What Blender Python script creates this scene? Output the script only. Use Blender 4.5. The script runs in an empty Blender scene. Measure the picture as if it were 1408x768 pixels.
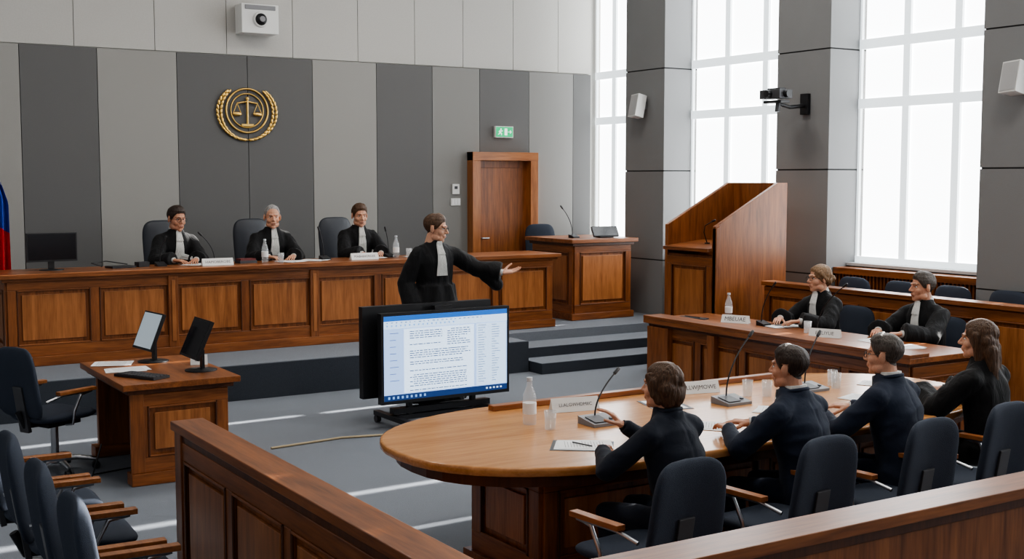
import bpy, bmesh, math, random
from mathutils import Vector, Matrix, noise, Euler
from mathutils.bvhtree import BVHTree
random.seed(7)
V=Vector
# ------------------------------------------------------------------ materials
def newmat(name):
    m=bpy.data.materials.new(name); m.use_nodes=True
    return m,m.node_tree.nodes,m.node_tree.links,m.node_tree.nodes['Principled BSDF']
def plain(name,col,rough=.5,metal=0,bump=0,bscale=80,spec=.5,var=0.0,stretch=None,sss=0):
    m,N,L,b=newmat(name)
    b.inputs['Roughness'].default_value=rough; b.inputs['Metallic'].default_value=metal
    b.inputs['Specular IOR Level'].default_value=spec
    b.inputs['Base Color'].default_value=(*col,1)
    if sss: b.inputs['Subsurface Weight'].default_value=sss; b.inputs['Subsurface Scale'].default_value=.01; b.inputs['Subsurface Radius'].default_value=(1,.35,.2)
    tc=N.new('ShaderNodeTexCoord'); nz=N.new('ShaderNodeTexNoise'); nz.inputs['Scale'].default_value=bscale
    nz.inputs['Detail'].default_value=4
    if stretch:
        mp=N.new('ShaderNodeMapping'); mp.inputs['Scale'].default_value=stretch; L.new(tc.outputs['Object'],mp.inputs['Vector']); L.new(mp.outputs[0],nz.inputs['Vector'])
    else: L.new(tc.outputs['Object'],nz.inputs['Vector'])
    if var>0:
        r=N.new('ShaderNodeValToRGB'); e=r.color_ramp.elements
        e[0].position=.3; e[1].position=.7
        e[0].color=(*[c*(1-var) for c in col],1); e[1].color=(*[min(1,c*(1+var)) for c in col],1)
        L.new(nz.outputs['Fac'],r.inputs['Fac']); L.new(r.outputs['Color'],b.inputs['Base Color'])
    if bump>0:
        bp=N.new('ShaderNodeBump'); bp.inputs['Strength'].default_value=bump; bp.inputs['Distance'].default_value=.01
        L.new(nz.outputs['Fac'],bp.inputs['Height']); L.new(bp.outputs['Normal'],b.inputs['Normal'])
    return m
def wood(name,axis,c0,c1,rough=.33):
    m,N,L,b=newmat(name)
    tc=N.new('ShaderNodeTexCoord'); mp=N.new('ShaderNodeMapping')
    s=[9,9,9]; s['xyz'.index(axis)]=.7
    mp.inputs['Scale'].default_value=s
    L.new(tc.outputs['Object'],mp.inputs['Vector'])
    n1=N.new('ShaderNodeTexNoise'); n1.inputs['Scale'].default_value=1.3; n1.inputs['Detail'].default_value=7; n1.inputs['Distortion'].default_value=1.1
    n2=N.new('ShaderNodeTexNoise'); n2.inputs['Scale'].default_value=9; n2.inputs['Detail'].default_value=4
    L.new(mp.outputs[0],n1.inputs['Vector']); L.new(mp.outputs[0],n2.inputs['Vector'])
    mx=N.new('ShaderNodeMix'); mx.data_type='FLOAT'; mx.inputs['Factor'].default_value=.35
    L.new(n1.outputs['Fac'],mx.inputs['A']); L.new(n2.outputs['Fac'],mx.inputs['B'])
    r=N.new('ShaderNodeValToRGB'); e=r.color_ramp.elements
    e[0].position=.34; e[1].position=.66; e[0].color=(*c0,1); e[1].color=(*c1,1)
    L.new(mx.outputs['Result'],r.inputs['Fac']); L.new(r.outputs['Color'],b.inputs['Base Color'])
    b.inputs['Roughness'].default_value=rough
    bp=N.new('ShaderNodeBump'); bp.inputs['Strength'].default_value=.08; bp.inputs['Distance'].default_value=.004
    L.new(n2.outputs['Fac'],bp.inputs['Height']); L.new(bp.outputs['Normal'],b.inputs['Normal'])
    return m
def emit(name,col,st):
    m,N,L,b=newmat(name)
    b.inputs['Base Color'].default_value=(*[min(.8,c) for c in col],1)
    b.inputs['Emission Color'].default_value=(*col,1); b.inputs['Emission Strength'].default_value=st
    b.inputs['Roughness'].default_value=.6
    return m
def cloth(name,col,rough=.85,sc=5,bump=.5,zs=.35):
    m,N,L,b=newmat(name)
    b.inputs['Base Color'].default_value=(*col,1); b.inputs['Roughness'].default_value=rough
    b.inputs['Sheen Weight'].default_value=.06; b.inputs['Specular IOR Level'].default_value=.25
    tc=N.new('ShaderNodeTexCoord'); mp=N.new('ShaderNodeMapping'); mp.inputs['Scale'].default_value=(sc,sc,sc*zs)
    n=N.new('ShaderNodeTexNoise'); n.inputs['Scale'].default_value=3; n.inputs['Detail'].default_value=3; n.inputs['Distortion'].default_value=.6
    L.new(tc.outputs['Object'],mp.inputs['Vector']); L.new(mp.outputs[0],n.inputs['Vector'])
    bp=N.new('ShaderNodeBump'); bp.inputs['Strength'].default_value=bump; bp.inputs['Distance'].default_value=.03
    L.new(n.outputs['Fac'],bp.inputs['Height']); L.new(bp.outputs['Normal'],b.inputs['Normal'])
    return m
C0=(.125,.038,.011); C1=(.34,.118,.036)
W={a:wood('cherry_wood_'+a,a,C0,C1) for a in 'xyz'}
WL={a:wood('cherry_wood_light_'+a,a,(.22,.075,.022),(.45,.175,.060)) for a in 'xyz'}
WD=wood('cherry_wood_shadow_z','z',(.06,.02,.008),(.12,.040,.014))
TT=wood('table_top_wood','x',(.41,.18,.058),(.62,.30,.115),.2)
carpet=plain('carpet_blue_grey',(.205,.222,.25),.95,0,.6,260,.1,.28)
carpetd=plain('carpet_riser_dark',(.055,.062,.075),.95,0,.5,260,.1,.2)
wall_lt=plain('wall_panel_light',(.32,.313,.295),.8,0,.12,140,.2,.05)
wall_md=plain('wall_panel_mid',(.25,.246,.236),.8,0,.15,140,.2,.05)
wall_dk=plain('wall_panel_dark',(.145,.144,.142),.85,0,.15,140,.2,.06)
wall_up=plain('wall_upper_plaster',(.49,.478,.452),.8,0,.05,60,.2,.03)
col_f=plain('column_panel_grey',(.225,.228,.23),.7,0,.08,140,.3,.04)
groove=plain('groove_dark',(.04,.04,.04),.9)
ceil_m=plain('ceiling_white',(.6,.6,.58),.9)
blk=plain('black_plastic',(.012,.012,.014),.4)
dgr=plain('dark_grey_plastic',(.05,.05,.055),.45)
mgr=plain('mid_grey_plastic',(.22,.22,.23),.45)
wht=plain('white_plastic',(.72,.72,.70),.45)
paper=plain('paper_white',(.8,.8,.8),.8)
metal=plain('steel_metal',(.45,.46,.48),.28,1)
gold=plain('brass_gold',(.66,.43,.14),.35,1,.1,60)
navy=plain('chair_fabric_navy',(.033,.042,.062),.8,0,.4,300,.3,.15)
navyl=plain('chair_leather_dark',(.022,.026,.036),.45,0,.15,120,.5,.1)
grille=plain('speaker_grille',(.5,.5,.5),.6,0,.8,400)
capm=plain('bottle_cap',(.6,.65,.7),.4)
robe=cloth('robe_black_cloth',(.007,.007,.008),.75,6,.45)
suit=cloth('suit_navy_cloth',(.016,.023,.042),.8,4,.2,1)
suitd=cloth('suit_dark_cloth',(.013,.017,.028),.8,4,.2,1)
whc=cloth('jabot_white_cloth',(.72,.72,.70),.8,30,.5)
skinm=plain('skin_light',(.58,.31,.205),.5,0,.12,150,.4,.08,None,.15)
skin2=plain('skin_warm',(.52,.26,.165),.5,0,.12,150,.4,.08,None,.15)
lipm=plain('lip_skin',(.40,.16,.12),.5)
eyew=plain('eye_white',(.70,.66,.63),.2)
eyed=plain('eye_iris_dark',(.03,.02,.015),.15)
tiem=plain('tie_dark',(.03,.03,.06),.5)
def hairm(n,c): return plain(n,c,.5,0,.6,60,.4,.5,(2.5,2.5,.5))
H_dk=hairm('hair_dark_brown',(.030,.017,.011)); H_br=hairm('hair_brown',(.078,.039,.019)); H_gr=hairm('hair_grey',(.30,.29,.28)); H_ml=hairm('hair_light_brown',(.21,.125,.065))
H_sg=hairm('hair_dark_grey',(.065,.052,.043))
txtm=plain('ink_dark',(.06,.06,.07),.8)
glass_m,N_,L_,b_=newmat('clear_glass'); b_.inputs['Alpha'].default_value=.28; b_.inputs['Roughness'].default_value=.05; b_.inputs['Base Color'].default_value=(.75,.8,.83,1); b_.inputs['Specular IOR Level'].default_value=1
# ------------------------------------------------------------------ mesh builder
class MB:
    def __init__(s): s.v=[];s.f=[];s.m=[];s.s=[];s.mats=[];s.M=Matrix()
    def mi(s,mat):
        if mat not in s.mats: s.mats.append(mat)
        return s.mats.index(mat)
    def add(s,vs,fs,mat=None,smooth=False):
        b=len(s.v); M=s.M; s.v+=[M@V(v) for v in vs]; i=s.mi(mat)
        flip=M.determinant()<0
        for f in fs:
            f=[b+k for k in f]
            s.f.append(f[::-1] if flip else f); s.m.append(i); s.s.append(smooth)
    def box(s,x0,x1,y0,y1,z0,z1,mat=None):
        s.add([(x0,y0,z0),(x1,y0,z0),(x1,y1,z0),(x0,y1,z0),(x0,y0,z1),(x1,y0,z1),(x1,y1,z1),(x0,y1,z1)],
          [(3,2,1,0),(4,5,6,7),(0,1,5,4),(1,2,6,5),(2,3,7,6),(3,0,4,7)],mat)
    def loft(s,rings,mat=None,smooth=True,cap=True):
        n=len(rings[0]); vs=[p for r in rings for p in r]; fs=[]
        for i in range(len(rings)-1):
            for j in range(n):
                k=(j+1)%n; fs.append((i*n+j,i*n+k,(i+1)*n+k,(i+1)*n+j))
        s.add(vs,fs,mat,smooth)
        if cap:
            s.add(list(rings[0]),[tuple(range(n))[::-1]],mat,False); s.add(list(rings[-1]),[tuple(range(n))],mat,False)
    def loftc(s,rings,mat=None,smooth=True):
        n=len(rings[0]); vs=[p for r in rings for p in r]; fs=[]
        for i in range(len(rings)-1):
            for j in range(n):
                k=(j+1)%n; fs.append((i*n+j,i*n+k,(i+1)*n+k,(i+1)*n+j))
        fs.append(tuple(range(n))[::-1]); fs.append(tuple((len(rings)-1)*n+j for j in range(n)))
        s.add(vs,fs,mat,smooth)
    def frame(s,d):
        d=d.normalized(); a=V((0,0,1)) if abs(d.z)<.9 else V((1,0,0))
        x=d.cross(a).normalized(); y=d.cross(x).normalized(); return x,y
    def cyl(s,p0,p1,r0,r1=None,mat=None,seg=16,shared=False):
        p0=V(p0);p1=V(p1); r1=r0 if r1 is None else r1
        x,y=s.frame(p1-p0)
        R=[[p+(x*math.cos(2*math.pi*j/seg)+y*math.sin(2*math.pi*j/seg))*r for j in range(seg)][::-1] for p,r in((p0,r0),(p1,r1))]
        (s.loftc if shared else s.loft)(R,mat)
    def cap(s,p0,p1,r0,r1,mat=None,seg=14):
        p0=V(p0);p1=V(p1); d=p1-p0; Ln=d.length; d=d/max(Ln,1e-6) if Ln>1e-6 else V((0,0,1)); x,y=s.frame(d)
        R=[]
        for a in (-80,-55,-28,0): R.append((p0+d*r0*math.sin(math.radians(a)),r0*math.cos(math.radians(a))))
        for a in (0,28,55,80): R.append((p1+d*r1*math.sin(math.radians(a)),r1*math.cos(math.radians(a))))
        s.loftc([[c+(x*math.cos(2*math.pi*j/seg)+y*math.sin(2*math.pi*j/seg))*r for j in range(seg)][::-1] for c,r in R],mat)
    def ell(s,c,r,mat=None,seg=18,rg=10,R=None):
        R=R or Matrix(); c=V(c); rings=[]
        for i in range(rg+1):
            a=math.radians(-86+172*i/rg)
            rings.append([c+R@V((r[0]*math.cos(a)*math.cos(2*math.pi*j/seg),r[1]*math.cos(a)*math.sin(2*math.pi*j/seg),r[2]*math.sin(a))) for j in range(seg)])
        s.loftc(rings,mat)
    def tube(s,pts,r,mat=None,seg=8):
        pts=[V(p) for p in pts]; rs=r if isinstance(r,(list,tuple)) else [r]*len(pts); rings=[]; px=None
        for i,p in enumerate(pts):
            d=(pts[min(i+1,len(pts)-1)]-pts[max(i-1,0)]).normalized()
            if px is None: x,y=s.frame(d)
            else:
                x=(px-d*px.dot(d)); x=x.normalized() if x.length>1e-5 else s.frame(d)[0]; y=d.cross(x)
            px=x
            rings.append([p+(x*math.cos(2*math.pi*j/seg)+d.cross(x)*math.sin(2*math.pi*j/seg))*rs[i] for j in range(seg)])
        s.loft(rings,mat)
    def prism(s,pts,vec,mat=None):
        n=len(pts); vec=V(vec); a=[V(p) for p in pts]; b=[p+vec for p in a]
        fs=[tuple(range(n))[::-1],tuple(range(n,2*n))]+[(j,(j+1)%n,n+(j+1)%n,n+j) for j in range(n)]
        s.add(a+b,fs,mat)
    def quad(s,a,b,c,d,mat): s.add([a,b,c,d],[(0,1,2,3)],mat)
    def lathe(s,prof,c,mat,seg=20):
        c=V(c); s.loft([[c+V((r*math.cos(2*math.pi*j/seg),r*math.sin(2*math.pi*j/seg),z)) for j in range(seg)] for r,z in prof],mat)
    def pad(s,w,h,t,curve,mat,n=4.5,seg=40,taper=0):
        def ring(r,side):
            o=[]
            for j in range(seg):
                a=2*math.pi*j/seg; ca,sa=math.cos(a),math.sin(a)
                z=h/2*r*math.copysign(abs(sa)**(2/n),sa)
                x=w/2*r*math.copysign(abs(ca)**(2/n),ca)*(1-taper*z/(h/2))
                y=side*t/2*math.sqrt(max(0,1-r**6))-curve*(x/(w/2))**2
                o.append(V((x,y,z)))
            return o
        rr=[.03,.4,.7,.85,.94,.985,1]
        s.loftc([ring(r,-1) for r in rr]+[ring(r,1) for r in rr[-2::-1]],mat)
    def text(s,string,M,size,mat):
        cu=bpy.data.curves.new('t','FONT'); cu.body=string; cu.size=size; cu.align_x='CENTER'; cu.align_y='CENTER'; cu.resolution_u=2
        o=bpy.data.objects.new('t',cu); bpy.context.collection.objects.link(o)
        dg=bpy.context.evaluated_depsgraph_get(); me=bpy.data.meshes.new_from_object(o.evaluated_get(dg))
        old=s.M; s.M=old@M
        s.add([v.co.copy() for v in me.vertices],[tuple(p.vertices) for p in me.polygons],mat); s.M=old
        bpy.data.objects.remove(o); bpy.data.meshes.remove(me)
    def build(s,name,bevel=0,keep=False):
        xs=[v.x for v in s.v];ys=[v.y for v in s.v];zs=[v.z for v in s.v]
        c=V((0,0,0)) if keep else V(((min(xs)+max(xs))/2,(min(ys)+max(ys))/2,min(zs)))
        me=bpy.data.meshes.new(name); me.from_pydata([v-c for v in s.v],[],s.f); 
        for m in s.mats: me.materials.append(m)
        me.polygons.foreach_set('material_index',s.m); me.polygons.foreach_set('use_smooth',s.s); me.update()
        o=bpy.data.objects.new(name,me); o.location=c; bpy.context.collection.objects.link(o)
        if bevel:
            b=o.modifiers.new('bevel','BEVEL'); b.width=bevel; b.segments=2; b.limit_method='ANGLE'; b.angle_limit=math.radians(45)
        return o
def remesh(mb,vox,it=3):
    me=bpy.data.meshes.new('r'); me.from_pydata(mb.v,[],mb.f); o=bpy.data.objects.new('r',me); bpy.context.collection.objects.link(o)
    m=o.modifiers.new('r','REMESH'); m.mode='VOXEL'; m.voxel_size=vox
    if it: k=o.modifiers.new('s','SMOOTH'); k.factor=.5; k.iterations=it
    dg=bpy.context.evaluated_depsgraph_get(); m2=bpy.data.meshes.new_from_object(o.evaluated_get(dg))
    vs=[v.co.copy() for v in m2.vertices]; ns=[v.normal.copy() for v in m2.vertices]; fs=[tuple(p.vertices) for p in m2.polygons]
    bpy.data.objects.remove(o); bpy.data.meshes.remove(me); bpy.data.meshes.remove(m2)
    return vs,fs,ns
def Tr(x,y,z,rz=0,rx=0): return Matrix.Translation((x,y,z))@Matrix.Rotation(rz,4,'Z')@Matrix.Rotation(rx,4,'X')
def single(name,x0,x1,y0,y1,z0,z1,mat,bevel=0):
    b=MB(); b.box(x0,x1,y0,y1,z0,z1,mat); return b.build(name,bevel)
# ------------------------------------------------------------------ room shell
PZ=.35; WY=15.0; WX=10.8; CX=10.42; CEIL=6.5
single('floor',-3.5,WX+.3,-3,WY+.2,-.1,0,carpet)
single('ceiling',-3.5,WX+.3,-3,WY+.2,CEIL,CEIL+.1,ceil_m)
b=MB(); b.box(-3.5,WX+.3,WY+.06,WY+.2,0,CEIL,wall_up)
xs=[-3.5,-2.5,-1.6,-.7,.15,1.0,1.85,2.74,3.61,4.56,5.46,6.34,7.26,8.11,8.87,9.7,10.48,WX]
mats=[wall_dk,wall_lt,wall_dk,wall_lt,wall_dk,wall_dk,wall_lt,wall_dk,wall_lt,wall_dk,wall_dk,wall_lt,wall_dk,wall_md,wall_dk,wall_md,wall_dk]
for i in range(len(xs)-1):
    g=.004
    b.box(xs[i]+g,xs[i+1]-g,WY,WY+.07,0,3.735,mats[i])
    b.box(xs[i]+g-.25,xs[i+1]-g-.25 if i<len(xs)-2 else WX,WY+.035,WY+.07,3.75,CEIL,wall_up)
b.build('wall_back')
b=MB(); b.box(WX,WX+.25,-3,WY,0,1.20,col_f)
b.box(WX,WX+.25,-3,WY,6.2,CEIL,wall_up); b.build('wall_right')
cols=[(12.8,13.64),(9.87,10.7),(7.0,7.86),(4.1,4.93),(1.2,2.03),(-1.7,-.87)]
wins=[(13.64,15.0),(10.7,12.8),(7.86,9.87),(4.93,7.0),(2.03,4.1),(-.87,1.2)]  # last three windows are out of view, included for their light
blind=emit('window_blind_daylight',(.95,.98,1),5.6); mull=emit('window_mullion_painted_glow',(.78,.88,.93),1.15)  # mullion strips glow to imitate daylight coming through a sheer blind
fr=plain('window_reveal',(.5,.52,.53),.6)
for y0,y1 in cols:
    b=MB(); zz=[0,1.1,2.3,3.66,5.0,CEIL]
    for i in range(5):
        b.box(CX,WX+.25,y0,y1,zz[i]+.008,zz[i+1]-.008,col_f)
    b.box(CX+.012,WX+.24,y0+.012,y1-.012,0,CEIL,groove)
    b.build('column')
for k,(y0,y1) in enumerate(wins):
    b=MB(); gp=.10
    ym=[y0,y0+(y1-y0)/3,y0+2*(y1-y0)/3,y1]
    b.box(WX+.13,WX+.14,y0+gp,y1-gp*.6,1.22,6.2,blind)
    for y in ym[1:3]: b.box(WX+.09,WX+.125,y-.045,y+.045,1.22,6.2,mull)
    for y in (y0,y1): b.box(WX+.09,WX+.125,max(y0,y-.03),min(y1,y+.03),1.22,6.2,mull)
    for z in (1.25,3.05,3.72,5.2): b.box(WX+.085,WX+.12,y0,y1,z-.055,z+.055,mull)
    b.box(WX-.06,WX+.2,y0+.005,y1-.005,1.203,1.235,fr)
    b.build('window_%d'%(k+1))
for y0,y1 in wins[1:4]:
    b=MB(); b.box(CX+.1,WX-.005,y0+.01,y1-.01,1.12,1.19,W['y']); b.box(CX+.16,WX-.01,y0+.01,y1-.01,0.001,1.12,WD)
    n=int((y1-y0)/.05)
    for i in range(n): y=y0+.03+i*(y1-y0-.06)/(n-1); b.box(CX+.13,CX+.16,y-.011,y+.011,.02,1.12,W['z'])
    b.build('radiator_cover')
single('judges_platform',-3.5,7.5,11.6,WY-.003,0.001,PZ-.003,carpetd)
b=MB(); b.box(7.503,CX-.003,12.3,WY-.003,0.001,PZ,carpet); b.box(-3.5,7.5,11.62,WY-.01,PZ-.002,PZ+.004,carpet); b.build('platform_carpet')
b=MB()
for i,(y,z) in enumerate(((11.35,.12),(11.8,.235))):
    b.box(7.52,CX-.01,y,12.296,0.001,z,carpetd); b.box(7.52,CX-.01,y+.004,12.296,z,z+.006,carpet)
b.build('carpet_steps')
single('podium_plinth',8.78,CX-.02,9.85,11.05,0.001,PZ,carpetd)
JZ=.52
single('bench_inner_platform',2.4,8.35,13.29,WY-.05,PZ+.005,JZ,carpet)
# ------------------------------------------------------------------ panelled face helper
def panelled(b,M,Wd,H,n,ax,stile=.085,rail=.09,dep=.022,light=WL):
    o=b.M; b.M=o@M
    b.box(0,Wd,-dep,0,0,rail*1.25,W[ax]); b.box(0,Wd,-dep,0,H-rail,H,W[ax])
    pw=(Wd-stile*(n+1))/n
    for i in range(n+1): x=i*(pw+stile); b.box(x,x+stile,-dep,0,rail*1.25,H-rail,W['z'])
    for i in range(n):
        x0=stile+i*(pw+stile); x1=x0+pw; z0=rail*1.25; z1=H-rail
        m=.014
        b.box(x0,x1,-dep-.006,-dep+.006,z1-m,z1,W[ax]);b.box(x0,x1,-dep-.006,-dep+.006,z0,z0+m,W[ax])
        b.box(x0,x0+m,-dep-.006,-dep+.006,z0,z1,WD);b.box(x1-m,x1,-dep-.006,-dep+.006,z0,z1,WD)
        q=.05
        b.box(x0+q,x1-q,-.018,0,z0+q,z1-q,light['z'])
    b.M=o
FX=lambda x,y,z: Matrix.Translation((x,y,z))
FY=lambda x,y,z: Matrix.Translation((x,y,z))@Matrix.Rotation(-math.pi/2,4,'Z')
b=MB()
b.box(2.12,8.5,12.62,12.72,PZ+.005,1.2,W['z']); b.box(2.12,2.2,12.62,13.25,PZ+.005,1.2,W['z']); b.box(8.42,8.5,12.62,13.25,PZ+.005,1.2,W['z'])
b.box(2.04,8.58,12.52,13.27,1.225,1.27,W['x']); b.box(2.07,8.55,12.56,13.2,1.195,1.225,W['x'])
b.box(2.09,8.53,12.575,12.7,PZ+.005,PZ+.10,W['x'])
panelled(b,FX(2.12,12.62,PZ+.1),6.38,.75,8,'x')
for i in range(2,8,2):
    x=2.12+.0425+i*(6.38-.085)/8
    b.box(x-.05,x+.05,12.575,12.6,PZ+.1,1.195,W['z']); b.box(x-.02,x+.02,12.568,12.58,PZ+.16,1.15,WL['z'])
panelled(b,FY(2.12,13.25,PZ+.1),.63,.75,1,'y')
b.build('judges_bench',.004)
b=MB()
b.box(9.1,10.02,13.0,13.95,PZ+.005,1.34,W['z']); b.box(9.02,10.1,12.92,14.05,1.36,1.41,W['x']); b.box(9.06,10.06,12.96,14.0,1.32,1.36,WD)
b.box(9.05,10.06,12.96,14.0,PZ+.005,PZ+.09,W['x'])
panelled(b,FX(9.1,13.0,PZ+.09),.92,.89,1,'x'); panelled(b,FY(9.1,13.95,PZ+.09),.95,.89,1,'y')
b.build('witness_desk',.004)
b=MB(); b.box(10.14,CX-.02,13.72,14.35,PZ+.005,1.2,W['z']); b.box(10.11,CX-.01,13.69,14.38,1.2,1.24,W['x']); b.box(10.12,10.14,13.76,14.31,PZ+.1,1.15,WL['z']); b.box(10.18,CX-.03,13.705,13.72,PZ+.1,1.15,WL['z']); b.build('side_cabinet',.004)
# podium
b=MB(); z0=PZ+.005
def side(y,m): b.prism([(8.87,y,z0),(9.92,y,z0),(9.92,y,2.15),(9.78,y,2.15),(8.87,y,1.68)],(0,.05,0),m)
side(10.0,W['z']); side(10.81,W['z'])
b.prism([(8.87,9.99,z0),(8.93,9.99,z0),(8.93,9.99,1.69),(8.87,9.99,1.66)],(0,.07,0),W['z'])
b.box(9.86,9.92,10.05,10.81,z0,2.15,W['z'])
b.box(8.88,8.95,10.05,10.81,z0,1.36,W['z']); panelled(b,FY(8.88,10.81,z0+.06),.76,.92,1,'y')
b.prism([(8.8,10.05,1.40),(9.4,10.05,1.46),(9.4,10.05,1.50),(8.8,10.05,1.44)],(0,.76,0),W['y'])
b.box(8.83,8.97,10.0,10.86,z0,z0+.08,W['y'])
b.build('tall_wooden_podium',.004)
# advocates desk
b=MB(); zt=.8; E0=6.38
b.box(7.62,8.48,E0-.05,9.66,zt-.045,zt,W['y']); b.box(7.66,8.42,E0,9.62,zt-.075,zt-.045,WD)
b.box(7.72,7.80,E0+.02,9.58,0.002,zt-.075,W['z']); b.box(7.72,8.4,E0+.02,E0+.1,.002,zt-.075,W['z']); b.box(7.72,8.4,9.5,9.58,.002,zt-.075,W['z'])
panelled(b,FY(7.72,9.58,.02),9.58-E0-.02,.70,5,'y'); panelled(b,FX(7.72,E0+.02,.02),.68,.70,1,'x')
b.box(7.64,7.72,9.3,9.62,.002,zt-.075,W['z']);b.box(7.64,7.72,8.62,8.72,.002,zt-.075,W['z'])
b.box(7.62,7.85,E0-.05,9.66,zt,zt+.03,W['y'])
b.build('advocates_desk',.004)
b=MB(); b.box(9.42,9.5,5.0,9.8,.002,1.04,W['z']); b.box(9.37,9.56,5.0,9.82,1.04,1.085,W['y']); panelled(b,FY(9.42,9.8,.03),4.8,1.0,7,'y'); b.build('panelled_rail',.004)
# foreground barriers
b=MB()
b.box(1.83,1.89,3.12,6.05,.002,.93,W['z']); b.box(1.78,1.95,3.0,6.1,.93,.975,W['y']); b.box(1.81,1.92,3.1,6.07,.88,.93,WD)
panelled(b,FY(1.83,6.05,.02),2.9,.86,4,'y')
b.box(1.86,7.2,3.02,3.08,.002,.93,W['z']); b.box(1.78,7.2,2.96,3.14,.93,.975,W['x']); b.box(1.9,7.2,3.0,3.1,.88,.93,WD)
for i in range(6):
    x0=2.0+i*.87; b.box(x0,x0+.75,3.08,3.095,.12,.82,WL['z'])
for y0 in (3.3,3.97,4.64,5.31): b.box(1.89,1.905,y0,y0+.58,.12,.82,WL['z'])
b.box(1.8,1.93,6.0,6.1,.002,.93,W['z'])
b.build('public_gallery_barrier',.004)
# left clerk desk
b=MB(); b.box(2.2,3.06,8.66,9.96,.70,.745,W['y']); b.box(2.24,3.02,8.7,9.92,.665,.70,WD)
b.box(2.3,2.98,8.74,8.80,.06,.665,W['z']); b.box(2.3,2.98,9.82,9.88,.06,.665,W['z']); b.box(2.92,2.98,8.8,9.82,.06,.665,W['z']); 
b.box(2.26,3.01,8.70,8.84,.002,.09,W['x']); b.box(2.26,3.01,9.78,9.92,.002,.09,W['x'])
panelled(b,FX(2.3,8.74,.09),.68,.57,1,'x')
b.box(2.26,2.36,8.715,8.74,.09,.665,W['z'])
b.build('clerk_desk',.004)
# oval conference table
b=MB()
def stad(x0,x1,y0,y1,ins=0,n=22):
    pts=[]; ry=(y1-y0)/2-ins; cy=(y0+y1)/2; rx=1.15
    for i in range(n+1):
        a=math.pi/2+math.pi*i/n; pts.append((x0+rx+(rx-ins)*math.cos(a),cy+ry*math.copysign(abs(math.sin(a))**.85,math.sin(a))))
    for i in range(n+1):
        a=-math.pi/2+math.pi*i/n; pts.append((x1-rx+(rx-ins)*math.cos(a),cy+ry*math.copysign(abs(math.sin(a))**.85,math.sin(a))))
    return pts
T=(2.88,7.2,4.88,6.62)
b.loft([[V((x,y,z)) for x,y in stad(*T,ins=i)] for z,i in ((.70,.02),(.705,.004),(.735,0),(.747,.005),(.75,.015))],TT)
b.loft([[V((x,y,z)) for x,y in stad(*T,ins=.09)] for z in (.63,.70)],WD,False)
b.box(3.9,6.3,6.44,6.50,.752,.785,W['x'])
b.box(3.48,6.6,5.25,5.95,.06,.66,W['z']); b.box(3.43,6.65,5.2,6.0,.002,.08,W['x'])
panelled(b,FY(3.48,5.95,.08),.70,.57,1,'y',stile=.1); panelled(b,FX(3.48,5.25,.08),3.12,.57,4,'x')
b.build('oval_conference_table',.003)
# ------------------------------------------------------------------ door, signs, wall things
b=MB(); x0,x1=8.66,9.76; zt=2.57
for a,c_ in ((x0,x0+.13),(x1-.13,x1)): b.box(a,c_,WY-.16,WY-.003,PZ+.005,zt,WL['z'])
b.box(x0,x1,WY-.165,WY-.003,zt-.12,zt,WL['x'])
b.box(x0+.13,x1-.13,WY-.03,WY-.003,PZ+.005,zt-.12,W['z'])
b.box(x0+.20,x1-.20,WY-.04,WY-.03,PZ+.15,zt-.22,W['z'])
b.cyl((x0+.2,WY-.09,PZ+1.0),(x0+.2,WY-.03,PZ+1.0),.012,None,metal); b.cyl((x0+.2,WY-.09,PZ+1.0),(x0+.31,WY-.09,PZ+1.0),.011,None,metal)
b.build('door_1',.004)
green=emit('exit_sign_green',(.0,.42,.16),.7); wsign=emit('exit_sign_white',(.9,1,.93),.8)
b=MB(); ex=9.25; ez=2.86
b.box(ex-.15,ex+.15,WY-.05,WY-.002,ez-.08,ez+.08,wht); b.box(ex-.14,ex+.14,WY-.053,WY-.05,ez-.07,ez+.07,green)
y=WY-.056
b.ell((ex-.062,y,ez+.038),(.011,.003,.011),wsign,10,6)
b.tube([(ex-.066,y,ez+.022),(ex-.075,y,ez-.01)],.009,wsign,6)
b.tube([(ex-.075,y,ez-.01),(ex-.052,y,ez-.022),(ex-.055,y,ez-.048)],.006,wsign,6)
b.tube([(ex-.077,y,ez-.01),(ex-.09,y,ez-.03),(ex-.108,y,ez-.036)],.006,wsign,6)
b.tube([(ex-.068,y,ez+.02),(ex-.045,y,ez+.008),(ex-.035,y,ez+.018)],.005,wsign,6)
b.tube([(ex-.068,y,ez+.02),(ex-.09,y,ez+.01),(ex-.095,y,ez-.006)],.005,wsign,6)
b.box(ex+.0,ex+.045,y-.001,y,ez-.048,ez+.048,wsign)
b.tube([(ex+.06,y,ez),(ex+.11,y,ez)],.005,wsign,6); b.tube([(ex+.092,y,ez+.02),(ex+.113,y,ez),(ex+.092,y,ez-.02)],.005,wsign,6)
b.build('exit_sign')
b=MB(); b.box(8.41,8.52,WY-.03,WY-.002,1.98,2.12,wht); b.box(8.44,8.49,WY-.033,WY-.03,2.05,2.09,dgr); b.build('wall_thermostat',.003)
b=MB(); b.box(8.39,8.54,WY-.02,WY-.002,1.82,1.92,wht); 
for i in range(3): b.box(8.40+i*.046,8.438+i*.046,WY-.025,WY-.02,1.835,1.905,paper)
b.build('light_switch_plate',.002)
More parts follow.
